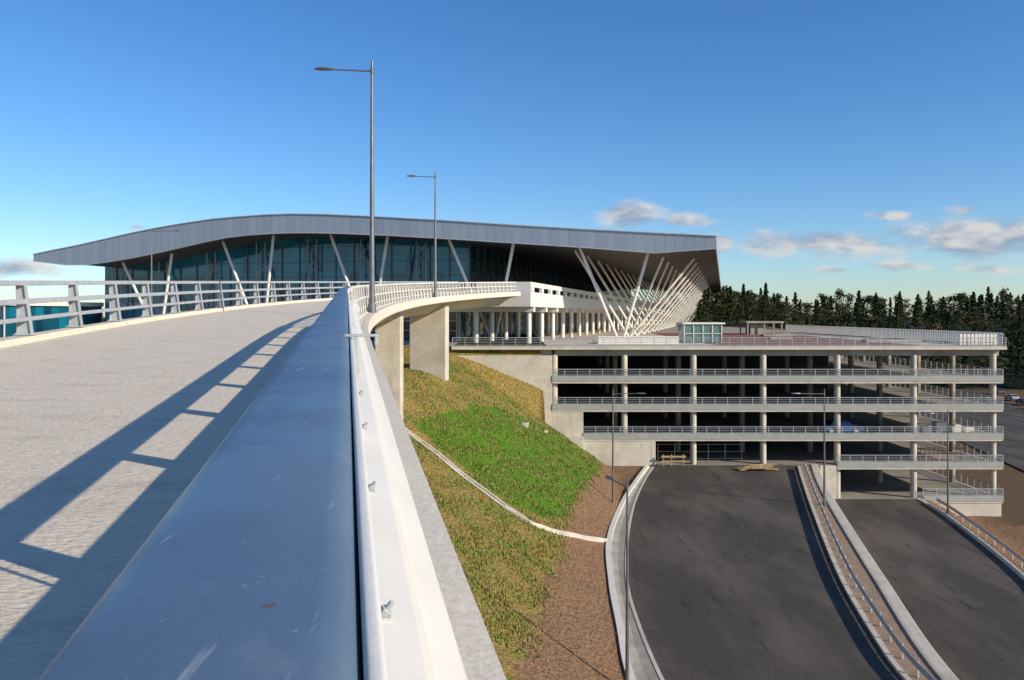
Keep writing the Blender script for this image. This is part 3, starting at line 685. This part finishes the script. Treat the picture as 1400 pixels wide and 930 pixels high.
def leaf(name,ca,cb_,cc):
    m,nt,b=newmat(name); N=nt.nodes; L=nt.links
    oi=N.new('ShaderNodeObjectInfo'); g=N.new('ShaderNodeNewGeometry'); ad=N.new('ShaderNodeMath'); ad.operation='MULTIPLY_ADD'; L.new(g.outputs['Random Per Island'],ad.inputs[0]); ad.inputs[1].default_value=.5
    hf=N.new('ShaderNodeMath'); hf.operation='MULTIPLY'; hf.inputs[1].default_value=.5; L.new(oi.outputs['Random'],hf.inputs[0]); L.new(hf.outputs[0],ad.inputs[2])
    r=N.new('ShaderNodeValToRGB'); r.color_ramp.elements.new(.5)
    for e,(p,c) in zip(r.color_ramp.elements,((.1,ca),(.5,cb_),(.9,cc))): e.position=p; e.color=(*c,1)
    L.new(ad.outputs[0],r.inputs[0]); L.new(r.outputs[0],b.inputs['Base Color']); b.inputs['Roughness'].default_value=.8; b.inputs['Specular IOR Level'].default_value=.2
    return m
M['leafc']=leaf('conifer_needles',(.016,.028,.010),(.036,.052,.017),(.065,.078,.024))
M['leafd']=leaf('broadleaf_leaves',(.025,.034,.011),(.06,.062,.02),(.12,.10,.036))
M['bark']=mat('bark',(.12,.09,.07),(.08,.06,.045),rough=.9)
tm=[treemesh('con',1),treemesh('con',2),treemesh('dec',3),treemesh('dec',4),treemesh('con',5)]
fo=empty('distant_forest')
def putt(x,y,s,k=None):
    o=bpy.data.objects.new('tree',tm[random.randrange(5) if k is None else k]); scene.collection.objects.link(o); o.parent=fo
    o.location=(x,y,terr(x,y)-.3); o.rotation_euler=(0,0,random.uniform(0,6.28)); o.scale=(s*random.uniform(.95,1.3),s*random.uniform(.95,1.3),s)
for row,Y0 in enumerate((240,255,270,286,302,320,340,362,385)):
    x=Y0*.26-6; xe=Y0*.80
    while x<xe:
        s=random.uniform(.78,1.18)*(1+.13*math.sin(x*.05+row))*(1.10 if row>=6 else .92)
        putt(x+random.uniform(-1.5,1.5),Y0+random.uniform(-7,7),s,random.choice((0,1,4)) if random.random()<.66 else random.choice((2,3))); x+=random.uniform(3.4,5.4)
for q in range(40): putt(random.uniform(-420,-180),random.uniform(330,420),random.uniform(.5,.8))
# ------------------------------------------------------------ light, sky
EL=math.radians(24); AZ=math.radians(120)
Sd=Vector((math.sin(AZ)*math.cos(EL),math.cos(AZ)*math.cos(EL),math.sin(EL)))
ld=bpy.data.lights.new('sun','SUN'); ld.energy=5.0; ld.angle=math.radians(.5); ld.color=(1,.90,.73)
lo=bpy.data.objects.new('sun',ld); scene.collection.objects.link(lo); lo.rotation_euler=Sd.to_track_quat('Z','Y').to_euler()
w=bpy.data.worlds.new('World'); scene.world=w; w.use_nodes=True; nt=w.node_tree; N=nt.nodes; L=nt.links
bg=N['Background']; bg.inputs['Strength'].default_value=.14
sky=N.new('ShaderNodeTexSky'); sky.sky_type='NISHITA'; sky.sun_disc=False; sky.sun_elevation=EL; sky.sun_rotation=AZ
sky.altitude=300; sky.air_density=1.0; sky.dust_density=.35; sky.ozone_density=3.4
hs=N.new('ShaderNodeHueSaturation'); hs.inputs['Saturation'].default_value=1.2; hs.inputs['Value'].default_value=1.0; L.new(sky.outputs[0],hs.inputs['Color'])
tint=N.new('ShaderNodeVectorMath'); tint.operation='MULTIPLY'; tint.inputs[1].default_value=(.88,.98,1.12); L.new(hs.outputs[0],tint.inputs[0])
tc=N.new('ShaderNodeTexCoord'); sx=N.new('ShaderNodeSeparateXYZ'); L.new(tc.outputs['Generated'],sx.inputs[0])
yy=math_('MAXIMUM',sx.outputs[1],.02)
U=math_('DIVIDE',sx.outputs[0],yy); Vv=math_('DIVIDE',sx.outputs[2],yy)
cx=N.new('ShaderNodeCombineXYZ'); L.new(U,cx.inputs[0]); L.new(Vv,cx.inputs[1])
def cn(off):
    mp=N.new('ShaderNodeMapping'); mp.inputs['Scale'].default_value=(1,2.4,1); mp.inputs['Location'].default_value=off; L.new(cx.outputs[0],mp.inputs[0])
    n=N.new('ShaderNodeTexNoise'); n.inputs['Scale'].default_value=15; n.inputs['Detail'].default_value=7; n.inputs['Roughness'].default_value=.55; L.new(mp.outputs[0],n.inputs['Vector']); return n.outputs['Fac']
na=cn((0,0,0)); nb_=cn((.006,.045,0))
mask=None
blobs=[(862,295,36,16,1.3),(935,301,46,9,.9),(985,335,24,14,1.1),(1125,332,105,16,1.3),(1345,326,115,23,1.4),(1218,295,40,8,.9),(1318,287,38,8,.85),(1240,364,50,9,.95),(1140,369,30,6,.9),(1360,368,60,8,.9),(10,368,62,14,1.2),(185,311,20,7,.7),(1520,330,90,20,1)]
for (px,py,a,b_,st) in blobs:
    ia,ib=F/(a*1.1),F/(b_*1.1)
    v=N.new('ShaderNodeVectorMath'); v.operation='MULTIPLY_ADD'; L.new(cx.outputs[0],v.inputs[0]); v.inputs[1].default_value=(ia,ib,0); v.inputs[2].default_value=(-(px-700)/F*ia,-(HZ-py)/F*ib,0)
    l=N.new('ShaderNodeVectorMath'); l.operation='LENGTH'; L.new(v.outputs[0],l.inputs[0])
    mk=math_('SUBTRACT',st,l.outputs['Value'])
    mask=mk if mask is None else math_('MAXIMUM',mask,mk)
dens=math_('ADD',math_('MAXIMUM',mask,-1.5),math_('MULTIPLY_ADD',na,2.6,-1.3))
mk=math_('MULTIPLY',dens,1.25,clamp=True)
lit=math_('ADD',math_('MULTIPLY_ADD',math_('SUBTRACT',na,nb_),3.2,.62),math_('MULTIPLY',dens,-.25),clamp=True)
cr_=N.new('ShaderNodeValToRGB'); cr_.color_ramp.elements[0].color=(2.2,2.7,3.5,1); cr_.color_ramp.elements[1].color=(5.2,4.9,4.7,1); cr_.color_ramp.elements[0].position=.12; cr_.color_ramp.elements[1].position=.85
L.new(lit,cr_.inputs[0])
front=math_('GREATER_THAN',sx.outputs[1],.03)
mx=N.new('ShaderNodeMix'); mx.data_type='RGBA'; L.new(math_('MULTIPLY',math_('MULTIPLY',mk,.85),front),mx.inputs[0]); L.new(tint.outputs[0],mx.inputs[6]); L.new(cr_.outputs[0],mx.inputs[7])
L.new(mx.outputs[2],bg.inputs['Color'])
w.cycles.sampling_method='MANUAL'; w.cycles.sample_map_resolution=256
# camera
cd=bpy.data.cameras.new('camera'); co=bpy.data.objects.new('camera',cd); scene.collection.objects.link(co)
co.location=(0,0,H); co.rotation_euler=(math.radians(90),0,0); cd.sensor_width=36; cd.lens=F/1400*36; cd.shift_y=-35/1400; cd.clip_start=.05; cd.clip_end=9000
scene.camera=co
scene.view_settings.view_transform='Standard'; scene.view_settings.look='None'; scene.view_settings.exposure=0
